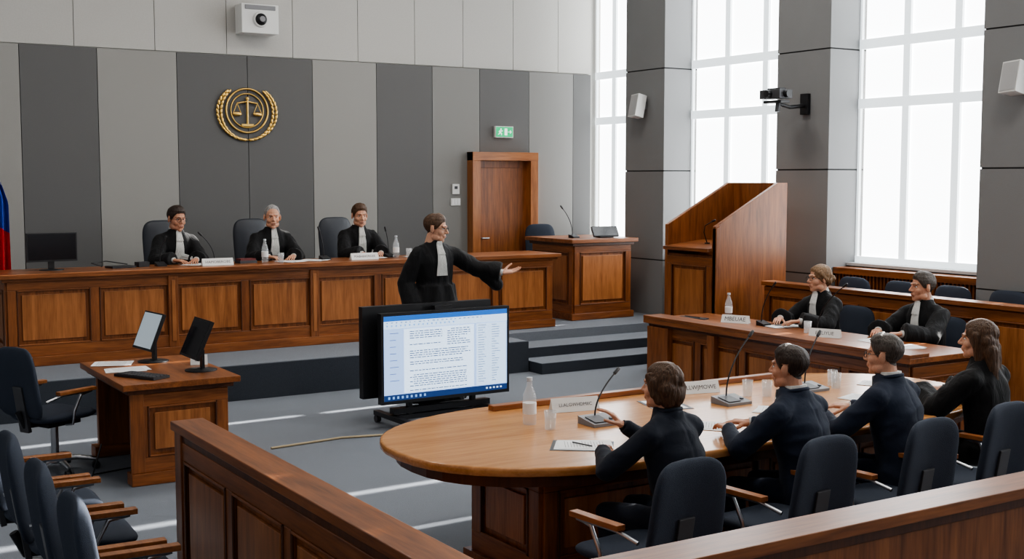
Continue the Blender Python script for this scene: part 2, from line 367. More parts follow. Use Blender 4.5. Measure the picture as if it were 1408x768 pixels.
# emblem: generic stand-in (ring, leaves, scales)
b=MB(); b.M=Tr(5.44,WY-.02,3.03)@Matrix.Scale(1.12,4)
for r,t in ((.245,.012),(.19,.008)):
    b.tube([(r*math.cos(2*math.pi*i/40),0,r*math.sin(2*math.pi*i/40)+.02) for i in range(41)],t,gold,8)
for sgn in (-1,1):
    for i in range(15):
        a=math.radians(-82+i*9.2); x=sgn*.315*math.cos(a)*1.03; z=.31*math.sin(a)
        for q in (-.5,.5):
            rx=x+ (.022 if q>0 else -.02)*math.cos(a)*sgn; 
            RR=Matrix.Rotation(-math.atan2(math.cos(a)+q*.5*math.sin(-a),sgn*(-math.sin(a)+q*.55*math.cos(a))) ,4,'Y')
            b.ell((rx,-.008,z+.0),(.036,.008,.015),gold,8,6,RR)
    b.tube([(sgn*.315*math.cos(math.radians(-90+k*7)),0,.31*math.sin(math.radians(-90+k*7))) for k in range(20)],.006,gold,6)
b.tube([(0,-.01,-.13),(0,-.01,.14)],.014,gold,8); b.tube([(-.12,-.01,.1),(0,-.01,.12),(.12,-.01,.1)],.011,gold,8); b.box(-.07,.07,-.02,0,-.155,-.13,gold)
for s_ in (-1,1):
    b.tube([(s_*.12,-.01,.1),(s_*.075,-.01,-.01)],.005,gold,6); b.tube([(s_*.12,-.01,.1),(s_*.165,-.01,-.01)],.005,gold,6)
    b.ell((s_*.12,-.01,-.02),(.055,.012,.025),gold,12,6)
b.ell((0,-.01,.155),(.022,.012,.022),gold,10,6)
b.build('wall_emblem')
b=MB(); b.M=Tr(5.55,WY,4.26)
b.box(-.24,.24,-.25,-.002,-.26,.1,wht); b.box(-.20,.2,-.262,-.25,.03,.085,mgr)
b.cyl((0,-.25,-.09),(0,-.28,-.09),.10,.09,wht,24); b.ell((0,-.28,-.09),(.075,.05,.075),blk,18,10); b.cyl((0,-.325,-.09),(0,-.335,-.09),.035,None,mgr,16)
b.build('wall_camera_housing',.01)
def wall_speaker(x,y,z,s=1):
    b=MB(); b.M=Tr(x-.02,y,z)
    b.box(-.06,.018,-.03,.03,-.04,.04,mgr)
    b.M=Tr(x-.13,y,z)@Matrix.Rotation(math.radians(12),4,'Y')@Matrix.Rotation(math.radians(-12),4,'Z')@Matrix.Scale(s,4)
    b.prism([(-.08,-.125,-.165),(.075,-.09,-.165),(.075,.09,-.165),(-.08,.125,-.165)],(0,0,.33),wht)
    b.box(-.086,-.08,-.11,.11,-.15,.15,grille)
    b.build('wall_speaker',.01)
wall_speaker(CX,13.2,3.17,.92); wall_speaker(CX,7.4,3.15,.92)
b=MB(); b.M=Tr(CX,10.22,3.05)
b.box(-.05,-.002,-.06,.06,-.12,.12,blk); b.tube([(-.05,0,-.02),(-.25,.02,-.04),(-.42,.05,0)],.022,blk,8)
b.box(-.5,-.36,-.09,.19,0,.03,blk); b.box(-.53,-.33,-.10,.22,.05,.15,dgr); b.cyl((-.43,-.09,.1),(-.43,-.15,.1),.045,.04,blk); b.box(-.48,-.38,-.05,.15,.15,.17,blk)
b.cyl((-.53,.06,.1),(-.58,.06,.1),.045,.04,blk); b.tube([(-.45,0,-.0),(-.46,0,-.1)],.03,dgr)
b.build('video_camera',.005)
b=MB(); fy_=13.9; fx_=2.10
b.cyl((fx_,fy_,PZ+.005),(fx_,fy_,PZ+2.6),.018,None,plain('flag_pole_wood',(.35,.2,.08),.4)); b.ell((fx_,fy_,PZ+2.63),(.03,.03,.05),gold); b.cyl((fx_,fy_,PZ+.005),(fx_,fy_,PZ+.05),.18,.15,gold,24)
fl=[cloth('flag_white',(.75,.75,.75)),cloth('flag_blue',(.02,.06,.40)),cloth('flag_red',(.62,.02,.03))]
nx,nz=36,40
for j in range(nz):
    for i in range(nx):
        def P(u,v):
            return V((fx_+.01+.27*u*min(1,.22+v*1.9),fy_+.055*math.sin(u*22+v*1.5)*(.4+v),PZ+2.5-1.75*v-.22*u*(1-v*.3)))
        u0,u1,v0,v1=i/nx,(i+1)/nx,j/nz,(j+1)/nz
        k=0 if v0<.3 else (1 if v0<.58 else 2)
        b.add([P(u0,v0),P(u0,v1),P(u1,v1),P(u1,v0)],[(0,1,2,3)],fl[k],True)
b.build('national_flag')
# ------------------------------------------------------------------ chairs
def office_chair(name,x,y,z,face,high=False,fab=navy,arms='wood',bh=.50,zb=.445):
    b=MB(); th=math.atan2(face[0],-face[1]); B=Tr(x,y,z,th); b.M=B
    b.M=B@Matrix.Translation((0,0,.435))@Matrix.Rotation(math.pi/2,4,'X'); b.pad(.50,.50,.075,-.015,fab)
    if high: bh=.70; zb=.5
    zc=zb+bh/2
    b.M=B@Matrix.Translation((0,.27,zc))@Matrix.Rotation(math.radians(-9),4,'X'); b.pad(.47,bh,.07,-.05 if not high else -.03,fab,taper=0 if high else .06)
    b.box(-.05,.05,.02,.05,-bh/2-.1,-.02,dgr)
    b.M=B
    b.box(-.14,.14,-.13,.16,.37,.40,blk); b.tube([(0,.12,.385),(0,.26,.39),(0,.31,.50)],.022,blk,8)
    b.cyl((0,0,.37),(0,0,.12),.028,.03,metal,14); b.cyl((0,0,.13),(0,0,.07),.045,.05,blk,14)
    for i in range(5):
        a=2*math.pi*i/5+.3; dx,dy=math.cos(a),math.sin(a)
        b.tube([(0,0,.10),(dx*.15,dy*.15,.10),(dx*.29,dy*.29,.075)],[.026,.022,.016],metal if arms=='wood' else blk,8)
        w=V((dx*.29,dy*.29,.03)); n=V((-dy,dx,0))
        for s_ in (-1,1): b.cyl(w+n*s_*.008,w+n*s_*.028,.03,None,blk,14)
        b.cyl((dx*.29,dy*.29,.04),(dx*.29,dy*.29,.075),.008,None,blk,8)
    for s_ in (-1,1):
        X=s_*.275
        b.tube([(s_*.2,.05,.39),(X,.05,.40),(X+s_*.01,.04,.5),(X+s_*.01,-.02,.61),(X+s_*.01,-.12,.625),(X+s_*.01,.15,.625),(X-s_*.01,.27,.59)],.011,metal if arms=='wood' else blk,8)
        b.M=B@Matrix.Translation((X+s_*.008,.02,.642)); b.box(-.026,.026,-.17,.16,-.012,.014,WL['y'] if arms=='wood' else blk); b.M=B
    return b.build(name,.004)
for x,y in ((3.52,4.48),(4.41,4.5),(5.21,4.52),(5.96,4.6)): office_chair('office_chair',x,y,0,(-.10,1))
for y in (6.82,6.15,5.45,4.78): office_chair('office_chair',1.34,y,0,(1,-.05),bh=.52,zb=.47)
office_chair('swivel_chair',1.90,9.5,0,(1,.5),bh=.54)
for x in (4.12,5.20,6.30): office_chair('judge_armchair',x,13.88,JZ+.002,(.05,-1),high=True,fab=navyl,arms='blk')
office_chair('witness_chair',9.68,14.45,PZ,(-.2,-1),high=True,arms='blk')
for y in (7.33,8.42): office_chair('advocate_chair',9.0,y,0,(-1,0),arms='blk')
for y in (6.75,7.4,8.05,8.7,9.35): office_chair('juror_chair',9.98,y,.18,(-1,0),arms='blk')
single('juror_riser',9.6,CX-.01,5.2,9.75,0.002,.178,carpet)
# ------------------------------------------------------------------ monitors
def small_monitor(x,y,z,face,w=.46,h=.28,tilt=0,name='desk_monitor',sm=None):
    b=MB(); th=math.atan2(face[0],-face[1]); B=Tr(x,y,z,th); b.M=B
    b.lathe([(.12,0),(.12,.008),(.03,.016),(.025,.02)],(0,.03,0),blk); b.box(-.03,.03,.03,.05,.01,.16,blk)
    b.M=B@Matrix.Translation((0,0,.09+h/2))@Matrix.Rotation(tilt,4,'X')
    b.box(-w/2,w/2,-.012,.015,-h/2,h/2,blk); b.box(-w/2*.7,w/2*.7,.015,.035,-h/2*.7,h/2*.6,blk)
    b.box(-w/2+.012,w/2-.012,-.0135,-.012,-h/2+.018,h/2-.012,sm)
    return b.build(name,.003)
scr_off=plain('screen_off_black',(.01,.01,.013),.12)
scr_grey=emit('screen_dim_grey',(.40,.47,.52),.35)
small_monitor(2.62,12.95,1.27,(.1,-1),.50,.29,0,sm=scr_off)
small_monitor(2.68,9.70,.746,(-1,-.12),.36,.31,math.radians(-22),sm=scr_grey)
small_monitor(2.86,9.06,.746,(-1,-.0),.40,.31,math.radians(-24),sm=scr_off)
b=MB(); B=Tr(5.28,9.55,0,math.radians(1)); b.M=B
w,h=1.32,.80; zc=.63
b.box(-w/2,w/2,-.04,.03,zc-h/2,zc+h/2,blk)
b.box(-w/2-.1,w/2-.1,.12,.19,zc-h/2+.04,zc+h/2+.05,blk); b.box(-w/2+.1,w/2-.2,.03,.12,zc-.25,zc+.25,dgr)
b.box(-.35,-.31,.05,.1,.08,zc,blk); b.box(.31,.35,.05,.1,.08,zc,blk); b.box(-.5,.5,.04,.12,.12,.17,blk)
for sx in (-.5,.5):
    b.box(sx-.03,sx+.03,-.28,.38,.07,.11,blk)
    for sy in (-.26,.36): b.cyl((sx-.02,sy,.035),(sx+.02,sy,.035),.034,None,dgr,16); b.cyl((sx,sy,.03),(sx,sy,.08),.01,None,blk)
b.box(-.5,.5,.02,.08,.07,.11,blk)
b.cyl((0,.07,.61),(0,.07,zc+h/2+.03),.01,None,blk); b.box(-.09,.09,0.02,.08,zc+h/2,zc+h/2+.035,blk)
E=lambda n,c,s=1.0: emit('screen_'+n,c,s)
s_bg=E('backdrop',(.36,.52,.86),1.1); s_pg=E('page',(.60,.75,1.0),1.35); s_ti=E('title_blue',(.02,.12,.46),.9); s_tx=E('text_ink',(.10,.15,.30),.5); s_tb=E('taskbar',(.01,.04,.16),.6); s_rb=E('ribbon',(.52,.68,.95),1.2); s_ic=E('icon',(.22,.42,.80),.8)
X0,X1=-w/2+.025,w/2-.025; Z0,Z1=zc-h/2+.03,zc+h/2-.025; Y=-.041
def q(u0,u1,v0,v1,m,l):
    x0=X0+(X1-X0)*u0;x1=X0+(X1-X0)*u1;z1=Z1-(Z1-Z0)*v0;z0=Z1-(Z1-Z0)*v1; y=Y-.0006*l
    b.quad((x0,y,z0),(x1,y,z0),(x1,y,z1),(x0,y,z1),m)
q(0,1,0,1,s_bg,0); q(0,1,0,.06,s_ti,1); q(0,1,.06,.15,s_rb,1); q(0,1,.93,1,s_tb,1)
rnd=random.Random(3)
for i in range(22): u=.02+i*.036; q(u,u+rnd.uniform(.008,.022),.075,.084,s_tx,2); 
for i in range(16): u=.02+i*.035; q(u,u+.012,.105,.125,s_ic,2)
for i in range(9): q(.03+i*.035,.045+i*.035,.95,.98,s_ic,2)
for i in range(5): q(.82+i*.03,.835+i*.03,.955,.975,s_rb,2)
q(.155,.72,.16,.92,s_pg,1); q(.74,.99,.16,.92,s_rb,1)
for col,(ua,ub) in enumerate(((.2,.46),(.50,.69))):
    v=.19
    while v<.9:
        if rnd.random()<.82 and not (v>.5 and col==1):
            u=ua+(0.03 if rnd.random()<.3 else 0); end=ub-(rnd.random()*.1 if rnd.random()<.5 else 0)
            if col==0 and v>.42: end=min(.68,end+.2)
            while u<end:
                wd=rnd.uniform(.012,.04); q(u,min(u+wd,end),v,v+.010,s_tx,2); u+=wd+.007
        v+=.026
for i in range(24):
    v=.18+i*.03; q(.755,.755+rnd.uniform(.03,.07),v,v+.006,s_tx,2); q(.87,.87+rnd.uniform(.02,.08),v,v+.006,s_tx,2)
for i in range(8): q(.045,.045+rnd.uniform(.03,.08),.2+i*.08,.207+i*.08,s_tx,2)
b.build('dual_display_cart')
b=MB(); b.tube([(3.55,9.35,.011),(4.2,9.42,.011),(4.7,9.3,.011),(5.0,9.5,.011),(5.6,9.75,.011),(6.3,9.95,.011)],.01,plain('cable_tan',(.4,.32,.2),.6),8); b.build('floor_cable')
b=MB(); b.tube([(2.1,8.9,.3),(2.0,8.85,.02),(2.1,9.2,.012),(2.5,9.3,.012),(2.85,9.5,.4)],.006,blk,6); b.build('desk_cable')
# ------------------------------------------------------------------ table-top items
def mic(x,y,z,dx,dy,h=.34,basew=.16,deep=.14,reach=.22,name='gooseneck_microphone'):
    b=MB(); b.M=Tr(x,y,z+.001)
    b.prism([(-basew/2,-deep/2,0),(-basew/2,deep/2,0),(-basew/2,deep/2,.045),(-basew/2,-deep/2,.018)],(basew,0,0),mgr if basew>.12 else blk)
    if basew>.12:
        b.M=Tr(x,y,z+.001)@Matrix.Translation((0,-.01,.034))@Matrix.Rotation(math.atan2(.027,deep),4,'X'); b.box(-basew*.4,basew*.1,-deep*.35,deep*.3,-.002,.003,dgr); b.cyl((basew*.3,-.02,0),(basew*.3,-.02,.006),.014,None,dgr); b.M=Tr(x,y,z+.001)
    pts=[]
    for i in range(12):
        t=i/11; pts.append((dx*reach*t**1.8,deep*.3+dy*reach*t**1.8,.03+h*(t**.85)))
    b.tube(pts,.005,blk,8); p=V(pts[-1]); d=(V(pts[-1])-V(pts[-2])).normalized()
    b.cap(p,p+d*.045,.011,.011,blk,10)
    b.build(name)
def nameplate(x,y,z,face,w=.3,h=.075,t='LI.ALGWHDMIIC'):
    b=MB(); th=math.atan2(face[0],-face[1]); b.M=Tr(x,y,z+.001,th)
    b.prism([(-w/2,-.035,0),(-w/2,.035,0),(-w/2,0,h)],(w,0,0),wht)
    b.text(t,Matrix.Translation((0,-.0185-.001,h/2-.001))@Matrix.Rotation(math.atan2(h,.035),4,'X'),w/len(t)*1.25,txtm)
    b.build('name_plate')
def bottle(x,y,z,s=1):
    b=MB(); b.M=Tr(x,y,z+.001)@Matrix.Scale(s,4)
    b.lathe([(.028,0),(.031,.006),(.031,.12),(.028,.14),(.014,.175),(.012,.19),(.012,.2)],(0,0,0),glass_m); b.cyl((0,0,.2),(0,0,.215),.0135,None,capm); b.lathe([(.0318,.05),(.0318,.1)],(0,0,0),paper); b.build('water_bottle')
def tumbler(x,y,z):
    b=MB(); b.M=Tr(x,y,z+.001); b.loft([[V((r*math.cos(2*math.pi*j/20),r*math.sin(2*math.pi*j/20),z_)) for j in range(20)] for r,z_ in [(.002,0),(.03,0),(.036,.11),(.0345,.11),(.029,.008),(.002,.008)]],glass_m,cap=False); b.build('drinking_glass')
def sheets(x,y,z,rz,w=.21,l=.297,n=2,name='paper_sheets',pen=False,folder=None):
    b=MB(); 
    for i in range(n):
        b.M=Tr(x+i*.03,y+i*.015,z+.002+i*.002,rz+i*.12); b.box(-w/2,w/2,-l/2,l/2,0,.0015,paper)
        if i==n-1:
            for k in range(14): b.box(-w/2+.025,w/2-.025-(k%3)*.02,l/2-.04-k*.016,l/2-.037-k*.016,.0016,.0018,mgr)
    if folder: b.M=Tr(x,y,z+.0005,rz); b.box(-w/2-.02,w/2+.03,-l/2-.02,l/2+.02,0,.0012,folder)
    if pen: b.M=Tr(x,y,z+.012,rz+.9); b.cyl((-.07,0,0),(.07,0,0),.004,None,blk,8)
    b.build(name)
tz=.75
bottle(3.88,5.99,tz,1.3); tumbler(3.90,5.80,tz); nameplate(4.35,6.2,tz,(-.2,-1),.32,.085); mic(4.24,5.78,tz,1,.35,.24,.20,.17,.2)
sheets(3.80,5.34,tz,.9,n=2,pen=True,folder=blk); nameplate(5.43,6.28,tz,(-.25,-1),.30,.08,t='ALLWJMOWE'); mic(5.35,5.86,tz,1,.2,.38,.20,.17,.24)
sheets(4.72,5.38,tz,.7); sheets(4.95,6.05,tz,-.3,n=1,folder=navyl); tumbler(5.62,6.0,tz); tumbler(5.72,5.92,tz); mic(6.15,5.95,tz,.9,.3,.32,.20,.17,.2); tumbler(6.35,5.9,tz); tumbler(6.42,6.0,tz)
sheets(5.42,5.5,tz,.6,n=2,pen=True); sheets(6.2,5.5,tz,.2,n=2); sheets(6.75,5.85,tz,.5,n=1)
az=.8
bottle(8.3,9.15,az,1.2); nameplate(8.12,8.85,az,(-1,-.5),.28,t='MBEUAE'); mic(8.2,8.55,az,-.1,-.8,.36,.1,.1,.22); sheets(8.3,8.4,az,1.4,n=2,folder=navyl,pen=True)
tumbler(8.12,7.9,az); nameplate(8.05,7.62,az,(-1,-.5),.28,t='EEJLIYUE'); mic(8.15,7.78,az,0,-1,.42,.1,.1,.3); sheets(8.25,7.2,az,1.5,n=3,pen=True); sheets(8.1,6.8,az,1.2,n=2)
b=MB(); b.M=Tr(8.0,9.35,az+.001,.3); b.box(-.05,.05,-.16,.16,0,.012,navyl); b.cyl((-.02,-.1,.018),(.02,.1,.018),.004,None,blk,8); b.build('notebook')
jz=1.27
nameplate(4.28,12.78,jz,(0,-1),.34,t='HAMOBEROBE'); nameplate(6.02,12.8,jz,(0,-1),.34,t='MABHIHORGEE'); nameplate(7.0,12.82,jz,(0,-1),.36,t='IDMBHMMMIO')
mic(3.72,12.95,jz,.3,-.1,.24,.1,.12,.16); mic(5.62,13.0,jz,-.4,-.1,.3,.1,.12,.14); mic(6.45,13.0,jz,-.3,-.1,.28,.1,.12,.14); mic(4.35,13.05,jz,-.7,0,.28,.1,.12,.2)
bottle(4.88,12.95,jz,1.2); bottle(6.48,12.9,jz,1.2); tumbler(5.0,12.78,jz); tumbler(6.6,12.8,jz)
for x,y in ((4.1,13.0),(5.15,12.9),(5.45,12.95),(6.2,13.0),(6.78,12.95),(7.3,13.0)): sheets(x,y,jz,1.5+x,n=2)
b=MB(); b.M=Tr(3.30,12.95,jz+.001,.2); b.box(-.13,.13,-.09,.09,0,.02,blk); b.tube([(-.2,0,.02),(-.3,.03,.06),(-.12,.08,.07),(.1,.05,.03)],.006,blk,6); b.box(.18,.3,-.05,.05,0,.05,blk); b.build('desk_phone')
b=MB(); b.M=Tr(4.66,12.95,jz+.001,.1); b.box(-.1,.1,-.07,.07,0,.03,dgr); b.box(-.09,.09,-.06,.06,.03,.05,plain('book_red',(.15,.03,.03),.6)); b.build('book_stack')
mic(9.35,13.35,1.41,-.8,0,.36,.1,.12,.2)
b=MB(); b.M=Tr(9.75,13.2,1.45,-.15); b.box(-.1,.1,-.06,.1,-.039,-.02,blk); b.box(-.03,.03,.03,.06,-.03,.06,blk)
b.M=Tr(9.75,13.2,1.49,-.15)@Matrix.Rotation(1.0,4,'X'); b.box(-.19,.19,-.075,.075,-.012,.012,blk); b.box(-.18,.18,-.065,.065,.012,.0135,scr_off); b.build('tablet_display')
b=MB(); b.tube([(9.1,10.4,1.474),(9.05,10.4,1.6),(8.98,10.3,1.68),(8.95,10.15,1.73)],.006,blk,8); b.cap((8.95,10.15,1.73),(8.945,10.1,1.745),.011,.011,blk,10); b.cyl((9.1,10.4,1.474),(9.1,10.4,1.485),.03,None,blk); b.build('gooseneck_microphone')
dz=.746
sheets(2.40,9.74,dz,1.2,n=1,w=.24,l=.3); sheets(2.40,9.36,dz,1.4,n=2); nameplate(2.97,9.36,dz,(-.3,-1),.13,t='IIIM')
b=MB(); b.M=Tr(2.42,8.98,dz+.001,.5); b.box(-.08,.08,-.2,.2,0,.018,blk)
for i in range(4):
    for j in range(12): b.box(-.07+i*.036,-.042+i*.036,-.19+j*.031,-.165+j*.031,.018,.023,dgr)
b.build('keyboard')
# ------------------------------------------------------------------ people
def make_head(mb,M,skin,hair,style='short',glasses=False,fem=False,seed=0):
    p=MB(); k=.93 if fem else 1.0
    p.ell((0,.014,.034),(.074*k,.094,.084)); p.ell((0,-.022,-.018),(.062*k,.066,.085)); p.ell((0,-.034,-.072),(.050*k,.048,.040))
    p.ell((0,-.066,-.094),(.022,.018,.018)); 
    for s_ in (-1,1):
        p.ell((s_*.036,-.050,-.026),(.026,.028,.026)); p.ell((s_*.046*k,-.015,-.07),(.018,.035,.028))
        p.cap((s_*.012,-.083,.027),(s_*.038,-.072,.027),.011,.009,seg=10)
        p.ell((s_*.077*k,.012,-.004),(.010,.020,.033),R=Matrix.Rotation(s_*.4,4,'Z')); p.ell((s_*.010,-.094,-.027),(.009,.011,.008))
    p.cap((0,-.083,.015),(0,-.106,-.022),.008,.0115,seg=10)
    p.ell((0,-.080,-.055),(.026,.014,.020))
    p.cap((0,.018,-.05),(0,.036,-.175),.053*k,.058*k)
    vs,fs,ns=remesh(p,.0042,2)
    bvh=BVHTree.FromPolygons(vs,fs)
    def surf(x,z,d=0):
        h=bvh.ray_cast(V((x,-.5,z)),V((0,1,0))); return (h[0].y if h[0] else -.08)-d
    if style=='receding': tab=[(-.12,.12),(-.085,.105),(-.05,.088),(-.035,.04),(-.015,.012),(.02,.0),(.035,-.03),(.07,-.055),(.13,-.058)]
    else: tab=[(-.12,.082),(-.085,.074),(-.062,.060),(-.045,.032),(-.025,.004),(-.005,-.004),(.022,.006),(.035,-.028),(.07,-.052),(.13,-.055)]
    def zh(y):
        for (a,za),(b2,zb) in zip(tab,tab[1:]):
            if a<=y<=b2: return za+(zb-za)*(y-a)/(b2-a)
        return tab[0][1] if y<tab[0][0] else tab[-1][1]
    def hf(v):
        if v.z<-.065: return 0
        if abs(v.x)>.071*k and -.042<v.z<.034 and -.02<v.y<.045: return 0
        return min(1,max(0,(v.z-zh(v.y))/.03+.2))
    out=[]
    for v,n in zip(vs,ns):
        f=hf(v)
        if f>0:
            t=(.001+.012*max(0,min(1,(v.z+.03)/.11)))*(1 if style!='receding' else .55)
            if style=='short' and v.z>.07 and v.y<.0: t+=.008*min(1,(v.z-.07)/.03)
            st=noise.noise(V((v.x*70+seed,v.y*14,v.z*22)))+.6*noise.noise(V((v.x*25,v.y*25+seed,v.z*25)))
            v=v+n*f*(t+.0032*st)
        out.append(v)
    old=mb.M; mb.M=old@M
    fh=[f for f in fs if sum(hf(vs[i])>.2 for i in f)>=2]; sh=set(fh); fk=[f for f in fs if f not in sh]
    mb.add(out,fk,skin,True); mb.add(out,fh,hair,True)
    for s_ in (-1,1):
        ex=s_*.030*k; ey=surf(ex,.006)
        mb.ell((ex,ey+.0080,.006),(.0125,.0100,.0062),eyew,12,8); mb.ell((ex,ey-.0014,.006),(.0050,.0026,.0050),eyed,10,6)
        mb.tube([(ex+d,surf(ex+d,.012+e,.001),.0115+e) for d,e in ((-.015,-.003),(-.007,.001),(.004,.002),(.015,-.002))],.0013,eyed,6)
        mb.tube([(ex+s_*d,surf(ex+s_*d,.028+e,.0005),.028+e) for d,e in ((-.015,-.001),(-.005,.003),(.008,.004),(.019,-.002))],[.0016,.003,.0026,.0012],hair,6)
    for dz_,r in ((-.0535,.0032),(-.060,.004)):
        mb.tube([(x,surf(x,dz_,-.0015),dz_+abs(x)*.06) for x in (-.022,-.012,-.004,0,.004,.012,.022)],[.001,r,r,r*.9,r,r,.001],lipm,6)
    if glasses:
        for s_ in (-1,1):
            cx=s_*.031; yy=-.098; pts=[]
            for i in range(17):
                a=2*math.pi*i/16; pts.append((cx+.024*math.copysign(abs(math.cos(a))**.7,math.cos(a)),yy+abs(cx)*.1,.004+.017*math.copysign(abs(math.sin(a))**.7,math.sin(a))))
            mb.tube(pts,.0017,blk,6); mb.tube([(s_*.055,yy+.005,.012),(s_*.076,-.05,.012),(s_*.082,.01,.012),(s_*.08,.025,0)],.0017,blk,6)
        mb.tube([(-.008,-.098,.008),(0,-.1,.011),(.008,-.098,.008)],.0017,blk,6)
    if style in('bob','long','tied'):
        h=MB(); h.ell((0,.022,.040),(.085,.097,.087))
        if style=='tied':
            for s_ in (-1,1): h.cap((s_*.06,-.03,.058),(s_*.066,.03,.0),.022,.024)
            h.ell((0,.07,-.01),(.066,.045,.06)); h.ell((0,.125,.0),(.035,.03,.035))
        else:
            for s_ in (-1,1):
                h.cap((s_*.062,-.035,.055),(s_*.072,.0,-.03),.024,.024)
                h.cap((s_*.070,.0,.03),(s_*.066,.02,-.06 if style=='bob' else -.12),.028,.024)
                h.cap((s_*.05,.055,0),(s_*.042,.06,-.062 if style=='bob' else -.1),.050,.038)
            h.ell((0,.07,-.03),(.07,.052,.075))
        if style=='long':
            for s_ in (-.06,-.02,.02,.06): h.cap((s_,.08,-.05),(s_*1.25,.125+random.uniform(-.01,.01),-.34-random.uniform(0,.05)),.042,.022)
            h.cap((-.07,.03,-.08),(-.105,.06,-.30),.032,.018)
        v2,f2,n2=remesh(h,.0055,2)
        v2=[v+n*(.0055*noise.noise(V((v.x*60,v.y*60,v.z*8)))+.003*noise.noise(V((v.x*120,v.y*120,v.z*12)))) for v,n in zip(v2,n2)]
        mb.add(v2,f2,hair,True)
    mb.M=old
_hc={}
def hand_mesh(curl,spread):
    key=(round(curl,2),round(spread,2))
    if key in _hc: return _hc[key]
    p=MB()
    ys=[.030,.010,-.010,-.029]
    for i,y in enumerate(ys): p.cap((.0,y*.62,0),(.088-.004*abs(i-1),y,.002),.014,.0125,seg=10)
    p.ell((.045,0,-.003),(.045,.036,.013)); p.cap((-.05,0,0),(.01,0,0),.024,.022,seg=12)
    p.cap((.01,.022,-.006),(.04,.036,-.010),.017,.014,seg=10)
    Ls=[(.042,.026,.021),(.047,.029,.022),(.043,.027,.021),(.033,.021,.018)]
    for i,(y,L) in enumerate(zip(ys,Ls)):
        pos=V((.088-.004*abs(i-1),y,.002)); a=0; sp=spread*(1.5-i)*.12
        for j,l in enumerate(L):
            a+=curl*(.55,.75,.5)[j]*(1+.12*i)
            q_=pos+V((math.cos(a)*math.cos(sp),math.sin(sp)*math.cos(a),-math.sin(a)))*l
            p.cap(pos,q_,.0092-.0008*j,.0086-.0009*j,seg=10); pos=q_
    pos=V((.032,.036,-.010)); d=V((.72,.62,-.25-.3*curl)).normalized()
    for j,l in enumerate((.038,.032,.025)):
        q_=pos+d*l; p.cap(pos,q_,.0125-.0012*j,.0115-.0013*j,seg=10); pos=q_; d=(d+V((.35,-.3,-.1))*(.4+curl*.5)).normalized()
    r=remesh(p,.0032,2); _hc[key]=r; return r
def add_hand(mb,wr,d,pn,right,curl,skin,spread=.5,sc=1.0):
    d=V(d).normalized(); z=-V(pn); z=(z-d*z.dot(d)).normalized(); y=z.cross(d)
    M=Matrix.Identity(4)
    for i in range(3): M[i][0]=d[i]; M[i][1]=y[i]; M[i][2]=z[i]; M[i][3]=wr[i]
    M=M@Matrix.Scale(sc,4)
    if not right: M=M@Matrix.Diagonal((1,-1,1,1))
    vs,fs,ns=hand_mesh(curl,spread); old=mb.M; mb.M=old@M; mb.add(vs,fs,skin,True); mb.M=old
def ik(S,Wp,a,b2,pole):
    S=V(S);Wp=V(Wp); d=Wp-S; L=d.length
    if L>(a+b2)*.995: Wp=S+d*((a+b2)*.995/L); d=Wp-S; L=d.length
    u=d/L; x=(a*a-b2*b2+L*L)/(2*L); h=math.sqrt(max(0,a*a-x*x)); pl=V(pole); pl=(pl-u*pl.dot(u)).normalized()
    return S+u*x+pl*h,Wp
